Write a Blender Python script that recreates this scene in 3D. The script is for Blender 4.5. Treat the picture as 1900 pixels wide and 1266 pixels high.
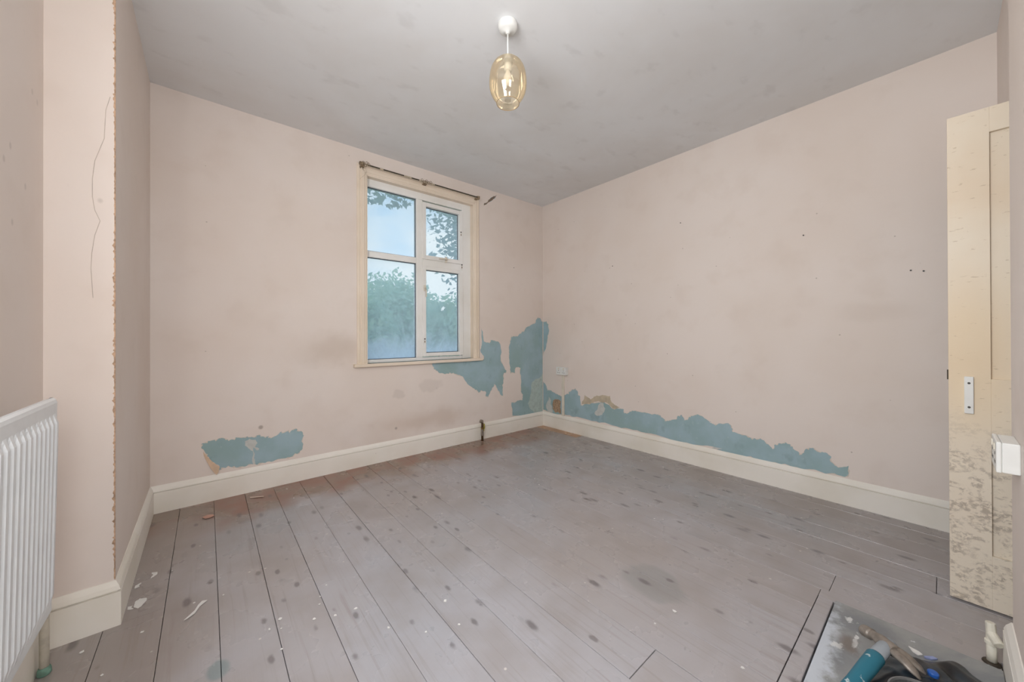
import bpy, bmesh, math, random
from mathutils import Vector, Matrix, noise as mnoise
from mathutils.geometry import delaunay_2d_cdt

# ------------------------------------------------------------------ scene, camera, light
for o in list(bpy.data.objects):
    bpy.data.objects.remove(o, do_unlink=True)
S = bpy.context.scene
COL = S.collection
R = math.radians
XR, YW, H, XL, YF, XA = 3.1084, 3.1107, 2.6351, -0.2639, 2.0096, -0.4339   # room planes (metres)
YC, XC = -0.140, 1.950            # chimney breast front and its right-hand corner
YH = -0.188                       # bulkhead above the door recess
YN = -0.85                        # near wall

cam = bpy.data.cameras.new('camera')
cam.sensor_fit = 'HORIZONTAL'; cam.sensor_width = 36.0
cam.lens = 672.49 / 1900 * 36.0
cam.shift_y = -12.95 / 1900
cam.clip_start = 0.02; cam.clip_end = 300
camo = bpy.data.objects.new('camera', cam); COL.objects.link(camo)
yaw, pitch, roll = R(40.116), R(0.191), R(-0.172)
camo.matrix_world = (Matrix.Translation((0, 0, 1.083)) @ Matrix.Rotation(-yaw, 4, 'Z')
                     @ Matrix.Rotation(R(90) + pitch, 4, 'X') @ Matrix.Rotation(roll, 4, 'Z'))
S.camera = camo
vs = S.view_settings
vs.view_transform = 'Standard'; vs.look = 'None'; vs.gamma = 1.0; vs.use_curve_mapping = False
vs.exposure = 0.0

# sky: blue with white cloud, the same all around
W = bpy.data.worlds.new('sky'); S.world = W; W.use_nodes = True
wn = W.node_tree.nodes; wl = W.node_tree.links; wn.clear()
tc = wn.new('ShaderNodeTexCoord'); sp = wn.new('ShaderNodeSeparateXYZ')
wl.new(tc.outputs['Generated'], sp.inputs[0])
gr = wn.new('ShaderNodeValToRGB'); wl.new(sp.outputs['Z'], gr.inputs[0])
gr.color_ramp.elements[0].position = 0.0; gr.color_ramp.elements[0].color = (0.66, 0.81, 0.95, 1)
gr.color_ramp.elements[1].position = 0.75; gr.color_ramp.elements[1].color = (0.30, 0.54, 0.88, 1)
mp = wn.new('ShaderNodeMapping'); mp.inputs['Scale'].default_value = (1.6, 1.6, 3.4); mp.inputs['Location'].default_value = (0.35, 0.1, 0.2)
wl.new(tc.outputs['Generated'], mp.inputs[0])
nz = wn.new('ShaderNodeTexNoise'); nz.inputs['Scale'].default_value = 1.5; nz.inputs['Detail'].default_value = 5
wl.new(mp.outputs[0], nz.inputs['Vector'])
lowc = wn.new('ShaderNodeMath'); lowc.operation = 'MULTIPLY_ADD'; wl.new(sp.outputs['Z'], lowc.inputs[0]); lowc.inputs[1].default_value = -0.62; lowc.inputs[2].default_value = 0.275
cadd = wn.new('ShaderNodeMath'); cadd.operation = 'ADD'; wl.new(nz.outputs[0], cadd.inputs[0]); wl.new(lowc.outputs[0], cadd.inputs[1])
cr = wn.new('ShaderNodeValToRGB'); wl.new(cadd.outputs[0], cr.inputs[0])
cr.color_ramp.elements[0].position = 0.46; cr.color_ramp.elements[1].position = 0.60
mx = wn.new('ShaderNodeMix'); mx.data_type = 'RGBA'
wl.new(cr.outputs[0], mx.inputs[0]); wl.new(gr.outputs[0], mx.inputs[6]); mx.inputs[7].default_value = (0.95, 0.95, 0.96, 1)
bg = wn.new('ShaderNodeBackground'); bg.inputs['Strength'].default_value = 1.55
wl.new(mx.outputs[2], bg.inputs[0])
wo = wn.new('ShaderNodeOutputWorld'); wl.new(bg.outputs[0], wo.inputs[0])

def area(name, loc, rot, sx, sy, power, color):
    l = bpy.data.lights.new(name, 'AREA'); l.shape = 'RECTANGLE'; l.size = sx; l.size_y = sy
    l.energy = power; l.color = color
    o = bpy.data.objects.new(name, l); COL.objects.link(o); o.location = loc; o.rotation_euler = rot
    return o
# fill lamps added in two unseen, made-up window openings behind the camera
area('fill_lamp_front', (0.06, YN - 0.10, 1.62), (R(90), 0, R(0)), 0.80, 1.35, 22.5, (0.96, 0.98, 1.0))
area('fill_lamp_side', (XA - 0.12, 0.52, 1.70), (R(90), 0, R(-90)), 1.00, 1.30, 44, (0.96, 0.98, 1.0))
# sky portal in the window of the picture
pl = area('window_sky_portal', (1.54, YW + 0.30, 1.64), (R(-90), 0, 0), 1.11, 1.58, 1, (1, 1, 1))
pl.data.cycles.is_portal = True

random.seed(7)
TR = {
    'A': [(-0.0305,0.3798),(-0.008,0.3895),(0.025,0.3949),(0.0556,0.3971),(0.0866,0.4016),(0.115,0.3779),(0.1438,0.3806),(0.1502,0.3915),(0.1961,0.3831),(0.2227,0.3824),(0.2566,0.372),(0.2842,0.3896),(0.3121,0.3677),(0.3404,0.3677),(0.3619,0.3527),(0.3909,0.3646),(0.4166,0.386),(0.4315,0.3773),(0.4653,0.3934),(0.4714,0.3677),(0.4843,0.3858),(0.5113,0.3918),(0.5425,0.3687),(0.5622,0.3293),(0.5542,0.2769),(0.5542,0.2321),(0.5305,0.1967),(0.488,0.1837),(0.4276,0.1812),(0.3689,0.1797),(0.319,0.1783),(0.2565,0.1842),(0.2463,0.1849),(0.2026,0.1786),(0.1501,0.1845),(0.1117,0.2001),(0.0803,0.1931),(0.0586,0.1785),(0.0648,0.2167),(0.0371,0.2468),(0.0099,0.2882),(-0.011,0.3239),(-0.0257,0.3503)],
    'B1': [(1.6223,0.821),(1.6557,0.8193),(1.924,0.8181),(2.2042,0.8229),(2.2371,0.8321),(2.2208,0.8731),(2.1882,0.9144),(2.2048,0.9808),(2.1972,1.1614),(2.2216,1.1147),(2.2378,1.0205),(2.3046,1.006),(2.3217,1.033),(2.3904,1.0185),(2.443,1.0039),(2.4693,0.9196),(2.4601,0.8361),(2.4956,0.7503),(2.5407,0.6913),(2.5406,0.67),(2.5043,0.6655),(2.4949,0.5539),(2.4856,0.4707),(2.4943,0.4137),(2.4586,0.4246),(2.406,0.5064),(2.3714,0.5579),(2.3368,0.4994),(2.2857,0.4232),(2.2524,0.4337),(2.2525,0.4876),(2.2032,0.4993),(2.1625,0.4835),(2.1386,0.5125),(2.0754,0.5515),(2.0137,0.6091),(1.9684,0.6644),(1.8941,0.689),(1.8218,0.7131),(1.7652,0.7047),(1.6961,0.728),(1.6488,0.7615)],
    'B2': [(2.6069,1.09),(2.6255,1.0728),(2.7015,1.0725),(2.7697,1.1236),(2.8595,1.1834),(2.9726,1.2303),(2.9938,1.2687),(3.0256,1.3),(3.0789,1.2709),(3.1074,1.2409),(3.1074,0.1145),(2.9782,0.1409),(2.622,0.1777),(2.6076,0.3297),(2.6985,0.3404),(2.7762,0.3385),(2.7765,0.3971),(2.7472,0.4295),(2.7479,0.5901),(2.7386,0.7075),(2.7097,0.7209),(2.6713,0.7116),(2.6616,0.6473),(2.5958,0.652),(2.5869,0.7452),(2.5726,0.8597),(2.5728,0.9308),(2.5879,0.9874),(2.5974,1.0444)],
    'G': [(2.2293,2.4312),(2.2418,2.4779),(2.2836,2.5012),(2.3006,2.5291),(2.3518,2.5723),(2.4171,2.6125),(2.3951,2.5828),(2.3517,2.5378),(2.3005,2.5018),(2.2584,2.4648)],
    'flap': [(-0.0181,0.3293),(0.0009,0.2995),(0.025,0.2614),(0.0494,0.2322),(0.0666,0.2155),(0.0586,0.1785),(0.0494,0.1658),(0.0341,0.1885),(0.0159,0.2242),(-0.002,0.2674),(-0.0139,0.3012)],
    'blobA': [(0.2027,0.3531),(0.2295,0.3687),(0.2635,0.354),(0.2737,0.3269),(0.26,0.3045),(0.2841,0.2871),(0.2737,0.2766),(0.2498,0.3024),(0.2565,0.2426),(0.262,0.1872),(0.2483,0.1861),(0.2463,0.2781),(0.2193,0.3044),(0.2027,0.3243)],
    'corner_pale': [(2.9177,0.5167),(2.9906,0.5634),(3.065,0.5804),(3.1074,0.6232),(3.1074,0.1299),(2.9783,0.1635),(2.8959,0.2199),(2.8557,0.2846),(2.9069,0.398)],
    'C1': [(3.1096,1.2432),(3.0539,1.2544),(3.0118,1.2151),(3.008,1.1164),(3.0295,1.0253),(3.0598,0.9179),(3.1096,0.8251),(3.1096,0.6864)],
    'C2': [(3.1096,0.5291),(3.0501,0.4724),(3.0333,0.4255),(2.9582,0.4221),(2.8851,0.4009),(2.8217,0.3852),(2.7673,0.4037),(2.7065,0.4227),(2.6914,0.4531),(2.6541,0.4824),(2.603,0.4949),(2.5816,0.4715),(2.5675,0.4228),(2.5392,0.4153),(2.5255,0.3284),(2.4769,0.3464),(2.436,0.3468),(2.3691,0.3703),(2.2784,0.3904),(2.2157,0.396),(2.1668,0.375),(2.1308,0.3445),(2.0835,0.3517),(2.0486,0.3571),(2.0029,0.3591),(1.9918,0.3261),(1.9472,0.3333),(1.9251,0.3515),(1.8604,0.3666),(1.8393,0.3603),(1.7872,0.3638),(1.7165,0.3565),(1.677,0.3677),(1.6287,0.3664),(1.6003,0.3393),(1.577,0.3208),(1.5354,0.3327),(1.4901,0.3496),(1.4722,0.3836),(1.4457,0.3968),(1.4283,0.3909),(1.4155,0.3584),(1.3855,0.3723),(1.3601,0.4024),(1.3185,0.4221),(1.2859,0.4233),(1.2382,0.398),(1.1993,0.376),(1.1612,0.3667),(1.2203,0.3829),(1.1691,0.3649),(1.119,0.3796),(1.0751,0.393),(1.0513,0.3763),(1.0468,0.3298),(0.9954,0.3247),(0.9409,0.3206),(0.9144,0.311),(0.8622,0.3222),(0.8201,0.2968),(0.7872,0.2602),(0.7748,0.2972),(0.7466,0.3133),(0.7148,0.33),(0.6838,0.318),(0.6611,0.2855),(0.6311,0.2648),(0.6088,0.2888),(0.5795,0.3188),(0.5509,0.321),(0.5229,0.3051),(0.4884,0.3046),(0.4682,0.2875),(0.4583,0.2503),(0.4353,0.2258),(0.4091,0.2374),(0.3847,0.251),(0.3837,0.1841),(0.4094,0.1722),(0.4687,0.1723),(0.5802,0.1701),(0.7156,0.1721),(0.8291,0.1593),(0.9596,0.1628),(1.081,0.1606),(1.2006,0.1706),(1.1216,0.1809),(1.271,0.1705),(1.4381,0.1624),(1.62,0.1718),(1.8192,0.1725),(1.9813,0.1714),(2.1799,0.1821),(2.3308,0.1733),(2.5473,0.1807),(2.6926,0.1786),(2.7838,0.1749),(2.9594,0.1578),(3.1096,0.1843)],
    'tan': [(2.5185,0.3316),(2.4905,0.3885),(2.4764,0.4397),(2.4356,0.4176),(2.3954,0.4012),(2.3556,0.4386),(2.3037,0.4505),(2.2528,0.4674),(2.1543,0.4693),(2.1544,0.4333),(2.1187,0.3973),(2.0834,0.3821),(2.0485,0.3721),(2.0835,0.3497),(2.1308,0.3465),(2.1668,0.3771),(2.2157,0.3981),(2.2784,0.3925),(2.3691,0.3703),(2.4359,0.349)],
    'blobC': [(2.3302,0.2927),(2.2913,0.3675),(2.2407,0.3852),(2.216,0.3315),(2.2538,0.2628),(2.3047,0.2437),(2.3499,0.2575)],
    'brownC': [(2.9422,0.3162),(2.8614,0.3389),(2.822,0.3208),(2.8227,0.1801),(2.9022,0.179),(2.9509,0.2191)],
    'paleC': [(3.051,0.2648),(3.0168,0.3546),(2.9752,0.3117),(2.9591,0.2178),(2.9677,0.1444),(3.0177,0.1604),(3.0513,0.2037)],
    'crack': [(-0.2767,1.9836),(-0.288,1.9286),(-0.2917,1.8214),(-0.3152,1.7307),(-0.321,1.6631),(-0.321,1.5973),(-0.3151,1.5493),(-0.3019,1.5112),(-0.3151,1.4559),(-0.3223,1.3889),(-0.3244,1.3339),(-0.3193,1.225)],
}


# ------------------------------------------------------------------ node helper
def srgb(r, g, b):
    f = lambda c: (c / 255 / 12.92) if c / 255 <= 0.04045 else ((c / 255 + 0.055) / 1.055) ** 2.4
    return (f(r), f(g), f(b), 1)

class NT:
    def __init__(s, name):
        s.m = bpy.data.materials.new(name); s.m.use_nodes = True
        s.t = s.m.node_tree; s.t.nodes.clear(); s.L = s.t.links
        s.out = s.n('ShaderNodeOutputMaterial')
        s.geo = s.n('ShaderNodeNewGeometry'); s.P = s.geo.outputs['Position']
        x = s.n('ShaderNodeSeparateXYZ'); s.put(x.inputs[0], s.P)
        s.x, s.y, s.z = x.outputs
    def n(s, t): return s.t.nodes.new(t)
    def put(s, sock, v):
        if v is None: return
        if hasattr(v, 'is_output') or isinstance(v, bpy.types.NodeSocket): s.L.new(v, sock)
        else: sock.default_value = v
    def math(s, op, a, b=None, c=None):
        n = s.n('ShaderNodeMath'); n.operation = op
        for i, v in enumerate((a, b, c)): s.put(n.inputs[i], v)
        return n.outputs[0]
    def mul(s, a, b): return s.math('MULTIPLY', a, b)
    def add(s, a, b): return s.math('ADD', a, b)
    def sm(s, v, lo, hi, a=0.0, b=1.0):
        n = s.n('ShaderNodeMapRange'); n.interpolation_type = 'SMOOTHSTEP'
        s.put(n.inputs[0], v); n.inputs[1].default_value = lo; n.inputs[2].default_value = hi
        n.inputs[3].default_value = a; n.inputs[4].default_value = b
        return n.outputs[0]
    def vec(s, scale=(1, 1, 1), loc=(0, 0, 0), src=None):
        n = s.n('ShaderNodeMapping'); n.inputs['Scale'].default_value = scale; n.inputs['Location'].default_value = loc
        s.put(n.inputs[0], src or s.P); return n.outputs[0]
    def noise(s, scale=5, detail=3, vec=None, rough=0.5, dist=0.0):
        n = s.n('ShaderNodeTexNoise'); n.inputs['Scale'].default_value = scale; n.inputs['Detail'].default_value = detail
        n.inputs['Roughness'].default_value = rough; n.inputs['Distortion'].default_value = dist
        s.put(n.inputs['Vector'], vec or s.P); return n.outputs[0]
    def vor(s, scale=5, vec=None):
        n = s.n('ShaderNodeTexVoronoi'); n.inputs['Scale'].default_value = scale
        s.put(n.inputs['Vector'], vec or s.P); return n.outputs['Distance'], n.outputs['Color']
    def red(s, c):
        n = s.n('ShaderNodeSeparateColor'); s.put(n.inputs[0], c); return n.outputs[0]
    def mix(s, f, a, b):
        n = s.n('ShaderNodeMix'); n.data_type = 'RGBA'
        s.put(n.inputs[0], f); s.put(n.inputs[6], a); s.put(n.inputs[7], b); return n.outputs[2]
    def ell(s, u, v, cu, cv, ru, rv, soft=0.5, warp=None):
        a = s.math('DIVIDE', s.math('SUBTRACT', u, cu), ru); b = s.math('DIVIDE', s.math('SUBTRACT', v, cv), rv)
        d = s.math('SQRT', s.add(s.mul(a, a), s.mul(b, b)))
        if warp is not None: d = s.add(d, warp)
        return s.sm(d, 1.0, 1.0 - soft)
    def bump(s, h, strength=0.2, dist=0.01):
        n = s.n('ShaderNodeBump'); n.inputs['Strength'].default_value = strength; n.inputs['Distance'].default_value = dist
        s.put(n.inputs['Height'], h); return n.outputs[0]
    def bsdf(s, col, rough=0.6, spec=0.5, metal=0.0, normal=None, trans=0.0, ior=1.45, coat=0.0):
        b = s.n('ShaderNodeBsdfPrincipled')
        s.put(b.inputs['Base Color'], col); s.put(b.inputs['Roughness'], rough); s.put(b.inputs['Metallic'], metal)
        b.inputs['Specular IOR Level'].default_value = spec; b.inputs['Transmission Weight'].default_value = trans
        b.inputs['IOR'].default_value = ior; b.inputs['Coat Weight'].default_value = coat
        s.put(b.inputs['Normal'], normal)
        s.L.new(b.outputs[0], s.out.inputs[0]); return b

M = {}
def plain(name, rgb, rough=0.5, metal=0.0, spec=0.5, var=0.06, scale=18):
    N = NT(name); c = srgb(*rgb); d = tuple(max(0, v * (1 - var * 3)) for v in c[:3]) + (1,)
    n = N.noise(scale, 4)
    N.bsdf(N.mix(N.sm(n, .35, .7), c, d), rough, spec, metal, N.bump(n, .08, .003))
    M[name] = N.m

# ------------------------------------------------------------------ materials
def wall_mat(name, base, stains):
    N = NT(name)
    big = N.noise(1.3, 3); fine = N.noise(22, 4); mid = N.noise(5, 4)
    c = N.mix(N.sm(big, .35, .7), srgb(*base), srgb(base[0] - 4, base[1] - 6, base[2] - 8))
    c = N.mix(N.mul(N.sm(mid, .5, .75), .25), c, srgb(base[0] - 16, base[1] - 20, base[2] - 24))
    # small specks of dirt
    d, col = N.vor(9.0)
    spk = N.mul(N.sm(d, .05, .03), N.sm(N.red(col), .93, .95))
    c = N.mix(N.mul(spk, .4), c, srgb(120, 100, 84))
    c = stains(N, c, mid, fine)
    N.bsdf(c, .62, .35, 0, N.bump(N.add(fine, N.mul(mid, 1.5)), .10, .006))
    M[name] = N.m

PEACH = (234, 223, 215)
def st_back(N, c, mid, fine):
    w = N.mul(N.math('SUBTRACT', mid, .5), 1.6)
    c = N.mix(N.mul(N.ell(N.x, N.z, .72, .97, .36, .17, .9, w), .26), c, srgb(168, 142, 112))    # damp mark left of the sill
    c = N.mix(N.mul(N.ell(N.x, N.z, 1.55, .30, .75, .13, .9, w), .28), c, srgb(176, 146, 118))
    c = N.mix(N.mul(N.ell(N.x, N.z, 1.32, .56, .045, .045, .6, N.mul(w, 4)), .16), c, srgb(150, 140, 128))
    c = N.mix(N.mul(N.ell(N.x, N.z, 1.62, .62, .09, .04, .8, N.mul(w, 4)), .16), c, srgb(170, 158, 146))
    d, col = N.vor(5.0, N.vec((1, 1, 1), (3.1, 0, .4)))
    low = N.sm(N.z, 1.0, .4)
    c = N.mix(N.mul(N.mul(N.sm(d, .10, .04), N.sm(N.red(col), .72, .76)), N.mul(low, .55)), c, srgb(130, 112, 96))
    return c
def st_left(N, c, mid, fine):
    d, col = N.vor(14.0, N.vec((1, 1, .8)))
    band = N.mul(N.sm(N.z, 1.25, 1.45), N.sm(N.z, 2.1, 1.8))
    c = N.mix(N.mul(N.mul(N.sm(d, .16, .06), N.sm(N.red(col), .62, .68)), N.mul(band, .22)), c, srgb(122, 112, 100))
    return c
def st_none(N, c, mid, fine):
    w = N.mul(N.math('SUBTRACT', mid, .5), 1.8)
    return N.mix(N.mul(N.ell(N.y, N.z, .25, 1.22, .22, .09, .9, w), .10), c, srgb(170, 146, 126))
wall_mat('paper_back', PEACH, st_back)
wall_mat('paper_right', PEACH, st_none)
wall_mat('paper_left', (234, 223, 215), st_left)

def mk_plaster():
    N = NT('blue_plaster')
    mid = N.noise(7, 4); fine = N.noise(30, 4); big = N.noise(2.2, 3, N.vec((1, 1, 1), (2, 5, 1)))
    c = N.mix(N.sm(mid, .35, .68), srgb(166, 191, 199), srgb(156, 182, 186))
    c = N.mix(N.sm(big, .48, .66), c, srgb(154, 180, 180))
    c = N.mix(N.mul(N.sm(N.noise(11, 4, N.vec((1, 1, .6))), .60, .74), .5), c, srgb(134, 156, 160))
    c = N.mix(N.mul(N.sm(fine, .62, .75), .35), c, srgb(190, 206, 208))
    N.bsdf(c, .7, .3, 0, N.bump(N.add(mid, N.mul(fine, .5)), .25, .004)); M['blue_plaster'] = N.m
mk_plaster()
plain('pale_plaster', (190, 206, 200), .8, var=.05, scale=30)
plain('white_plaster', (206, 208, 203), .8, var=.03, scale=30)
plain('tan_layer', (204, 190, 166), .8, var=.06)
plain('brown_hole', (186, 158, 130), .85, var=.16, scale=60)
plain('torn_edge', (226, 214, 200), .85, var=.04, scale=60)
plain('flap_back', (232, 204, 176), .8, var=.05)
plain('gash', (140, 122, 106), .9, var=.12, scale=60)
plain('crack', (204, 190, 178), .9)
plain('chip_orange', (214, 178, 148), .9, var=.16, scale=70)

def mk_ceiling():
    N = NT('ceiling_paint')
    big = N.noise(1.1, 4, None, .6, .4); mid = N.noise(3.5, 5, None, .6); fine = N.noise(40, 3)
    c = N.mix(N.sm(big, .38, .68), srgb(236, 237, 238), srgb(231, 230, 229))
    w = N.mul(N.math('SUBTRACT', mid, .5), 1.5)
    c = N.mix(N.mul(N.ell(N.x, N.y, 1.9, 2.9, 1.5, .75, .9, w), .10), c, srgb(178, 180, 182))     # grey mould towards the window wall
    c = N.mix(N.mul(N.ell(N.x, N.y, .5, 3.0, .9, .5, .9, w), .10), c, srgb(196, 184, 174))
    c = N.mix(N.mul(N.ell(N.x, N.y, 2.9, 2.0, .55, 1.3, .9, w), .12), c, srgb(190, 182, 176))
    c = N.mix(N.mul(N.sm(N.noise(6, 5, N.vec((1, 1.6, 1))), .58, .74), .14), c, srgb(176, 172, 168))
    N.bsdf(c, .75, .3, 0, N.bump(N.add(fine, mid), .12, .004)); M['ceiling_paint'] = N.m
mk_ceiling()

def mk_floor(name, bare):
    N = NT(name)
    oi = N.n('ShaderNodeObjectInfo'); rnd = oi.outputs['Random']
    off = N.n('ShaderNodeCombineXYZ'); N.put(off.inputs[1], N.mul(rnd, 9.0)); N.put(off.inputs[2], N.mul(rnd, 5.0))
    va = N.n('ShaderNodeVectorMath'); va.operation = 'ADD'; N.put(va.inputs[0], N.P); N.put(va.inputs[1], off.outputs[0]); PV = va.outputs[0]
    grain = N.noise(1.0, 5, N.vec((70, 2.2, 20), src=PV), .6, .6)
    mid = N.noise(4.5, 4, PV); big = N.noise(1.4, 4); fine = N.noise(35, 3)
    if bare: c = N.mix(N.sm(grain, .3, .7), srgb(188, 146, 108), srgb(164, 122, 88))
    else:
        c = N.mix(N.sm(big, .35, .68), srgb(178, 176, 180), srgb(170, 163, 161))  # painted grey; its cool lean stands in for the bluish sky sheen
        c = N.mix(N.mul(N.sm(mid, .45, .75), .5), c, srgb(156, 147, 142))
        c = N.mix(N.mul(rnd, .30), c, srgb(164, 152, 146))
        c = N.mix(N.mul(N.sm(grain, .52, .74), .42), c, srgb(142, 130, 124))
        w = N.mul(N.math('SUBTRACT', mid, .5), 1.0); ww = N.mul(N.math('SUBTRACT', N.noise(3.0, 5), .5), 1.0)
        # unpainted brown margins once left around a carpet
        ed = N.sm(N.add(N.y, N.mul(ww, .55)), 2.58, 2.88)
        c = N.mix(N.mul(ed, .9), c, N.mix(N.sm(mid, .4, .62), srgb(138, 112, 94), srgb(146, 100, 80)))
        er = N.sm(N.add(N.x, N.mul(ww, .5)), 2.55, 3.0)
        c = N.mix(N.mul(er, .5), c, srgb(142, 128, 120))
        el = N.sm(N.add(N.x, N.mul(ww, .5)), .10, -.16)
        c = N.mix(N.mul(el, .5), c, srgb(146, 132, 120))
        # smooth grey stain
        st = N.ell(N.x, N.y, 1.49, .81, .135, .16, .25, N.mul(w, 1.4))
        c = N.mix(N.mul(st, .5), c, srgb(140, 140, 138))
        # dark scuffs, stretched along the boards
        d1, k1 = N.vor(6.5, N.vec((1.5, .62, 1), (.3, .2, 0)))
        d1 = N.add(d1, N.mul(N.math('SUBTRACT', N.noise(24, 3), .5), .12))
        s1 = N.mul(N.sm(d1, .19, .06), N.sm(N.red(k1), .10, .14))
        c = N.mix(N.mul(s1, .62), c, srgb(84, 77, 78))
        d2, k2 = N.vor(12, N.vec((1.2, .6, 1), (1.7, 3.3, 0)))
        d2 = N.add(d2, N.mul(N.math('SUBTRACT', N.noise(40, 3), .5), .14))
        s2 = N.mul(N.sm(d2, .20, .08), N.sm(N.red(k2), .42, .48))
        c = N.mix(N.mul(s2, .58), c, srgb(88, 80, 79))
        d3, k3 = N.vor(17, N.vec((1, 1, 1), (5.2, 1.1, 0)))
        s3 = N.mul(N.sm(d3, .11, .05), N.sm(N.red(k3), .86, .88))
        c = N.mix(N.mul(s3, .8), c, srgb(226, 220, 212))
        pb = N.ell(N.x, N.y, .03, 1.52, .035, .05, .4, w)
        c = N.mix(N.mul(pb, .6), c, srgb(112, 136, 138))
    N.bsdf(c, N.sm(mid, .3, .8, .24, .40), .95, 0, N.bump(N.add(grain, N.mul(fine, .4)), .16, .003)); M[name] = N.m
mk_floor('floorboard', False); mk_floor('bare_board', True)
plain('under_floor', (44, 36, 30), .95)
plain('border_wood', (176, 156, 142), .7, var=.14, scale=14)

def mk_paint(name, rgb, chip, amount):
    N = NT(name); c = srgb(*rgb)
    n1 = N.noise(30, 5, None, .65); n2 = N.noise(3, 3)
    col = N.mix(N.sm(n2, .4, .7), c, srgb(rgb[0] - 8, rgb[1] - 9, rgb[2] - 12))
    col = N.mix(N.sm(n1, amount, amount + .03), col, srgb(*chip))
    N.bsdf(col, .45, .45, 0, N.bump(n1, .06, .003)); M[name] = N.m
mk_paint('skirting_paint', (244, 239, 230), (150, 126, 104), .735)
mk_paint('casing_paint', (238, 223, 205), (168, 132, 98), .78)
mk_paint('frame_white', (244, 243, 240), (172, 150, 120), .79)
plain('gasket', (60, 70, 88), .6)

def mk_door():
    N = NT('door_paint')
    n1 = N.noise(2.2, 4); n2 = N.noise(13, 5, N.vec((1, 1, 1.3)), .65, .8); n3 = N.noise(60, 5, N.vec((1, 1, 1.2)), .65, .4)
    c = N.mix(N.sm(n1, .35, .7), srgb(234, 222, 203), srgb(228, 209, 184))
    c = N.mix(N.mul(N.ell(N.y, N.z, -.06, 1.0, .2, .42, .9, N.mul(N.math('SUBTRACT', n1, .5), 1.2)), .5), c, srgb(228, 200, 158))
    low = N.sm(N.z, .78, .30)
    c = N.mix(N.mul(N.mul(low, N.sm(n1, .3, .6)), .6), c, srgb(228, 217, 202))
    g = N.mul(N.sm(n2, .44, .60), N.sm(n3, .42, .56))
    c = N.mix(N.mul(N.mul(g, N.sm(N.z, .85, .45)), .55), c, srgb(140, 124, 108))
    c = N.mix(N.mul(N.sm(N.noise(28, 4, N.vec((1, 1.2, 4))), .66, .72), .35), c, srgb(166, 140, 108))
    N.bsdf(c, .5, .4, 0, N.bump(N.add(n2, n3), .12, .003)); M['door_paint'] = N.m
mk_door()
plain('white_plastic', (236, 236, 232), .35, var=.02)
plain('cream_plastic', (228, 220, 204), .45, var=.03)
plain('dark_screw', (66, 62, 58), .5)
plain('radiator_white', (232, 236, 238), .32, var=.015)
plain('painted_pipe', (230, 224, 208), .5, var=.06, scale=40)
plain('verdigris', (130, 170, 152), .7, var=.12, scale=60)
plain('rust_pipe', (104, 78, 50), .6, .3, var=.2, scale=70)
plain('brass_old', (150, 122, 72), .45, .6, var=.15, scale=60)
plain('grimy_metal', (160, 150, 138), .45, .5, var=.16, scale=80)
plain('earth_wire', (196, 186, 60), .5)
plain('rail_dark', (74, 66, 56), .5, .4)
plain('rail_cream', (206, 190, 168), .55, var=.12, scale=60)
plain('rail_grime', (158, 138, 112), .7, var=.2, scale=80)
plain('amber_rim', (176, 150, 112), .3)
plain('bulb_white', (226, 222, 214), .3, var=.01)
plain('hammer_steel', (158, 148, 138), .45, .4, var=.12, scale=50)
plain('hammer_collar', (160, 166, 172), .5, var=.06)
plain('blue_cap', (44, 96, 178), .3)
plain('lilac_strip', (150, 160, 200), .5)
plain('paper_white', (232, 230, 226), .8, var=.02)
plain('paper_peach', (228, 206, 190), .8, var=.05)
plain('paper_pink', (208, 164, 146), .8, var=.1)
plain('tin_grey', (130, 132, 132), .4, .5)
plain('bark', (92, 76, 60), .9, var=.2, scale=20)
plain('grass', (120, 140, 84), .9, var=.2, scale=6)

def mk_grip():
    N = NT('hammer_grip'); n = N.noise(26, 4, N.vec((1, 1, 1)), .6)
    N.bsdf(N.mix(N.sm(n, .64, .68), srgb(44, 116, 136), srgb(190, 206, 208)), .45, .5); M['hammer_grip'] = N.m
mk_grip()
def mk_bag():
    N = NT('black_plastic'); n = N.noise(9, 4)
    N.bsdf(N.mix(N.sm(n, .4, .65), srgb(38, 38, 40), srgb(40, 58, 70)), .34, .6, 0, N.bump(N.noise(30, 3), .2, .005)); M['black_plastic'] = N.m
mk_bag()
def mk_hearth():
    N = NT('hearth_paint'); n = N.noise(4.2, 5, None, .6, .5); f = N.noise(24, 5, None, .62)
    c = N.mix(N.sm(n, .38, .62), srgb(134, 136, 138), srgb(158, 158, 156))
    w = N.mul(N.math('SUBTRACT', f, .5), 1.3)
    le = N.ell(N.x, N.y, 1.55, .30, .42, .085, .55, w)
    c = N.mix(N.mul(le, .85), c, srgb(212, 218, 226))
    for (a, b, ra, rb) in ((1.845, .225, .022, .018), (1.79, .12, .035, .02), (1.66, .235, .02, .016), (1.72, .20, .05, .006)):
        c = N.mix(N.mul(N.ell(N.x, N.y, a, b, ra, rb, .5, N.mul(N.math('SUBTRACT', N.noise(45, 4, None, .65), .5), 4.0)), .85), c, srgb(226, 226, 224))
    c = N.mix(N.mul(N.ell(N.x, N.y, 1.70, .215, .07, .04, .8, w), .6), c, srgb(110, 92, 78))
    c = N.mix(N.sm(f, .68, .71), c, srgb(206, 208, 210))
    N.bsdf(c, .5, .45, 0, N.bump(N.add(n, f), .2, .004)); M['hearth_paint'] = N.m
mk_hearth()

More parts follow.
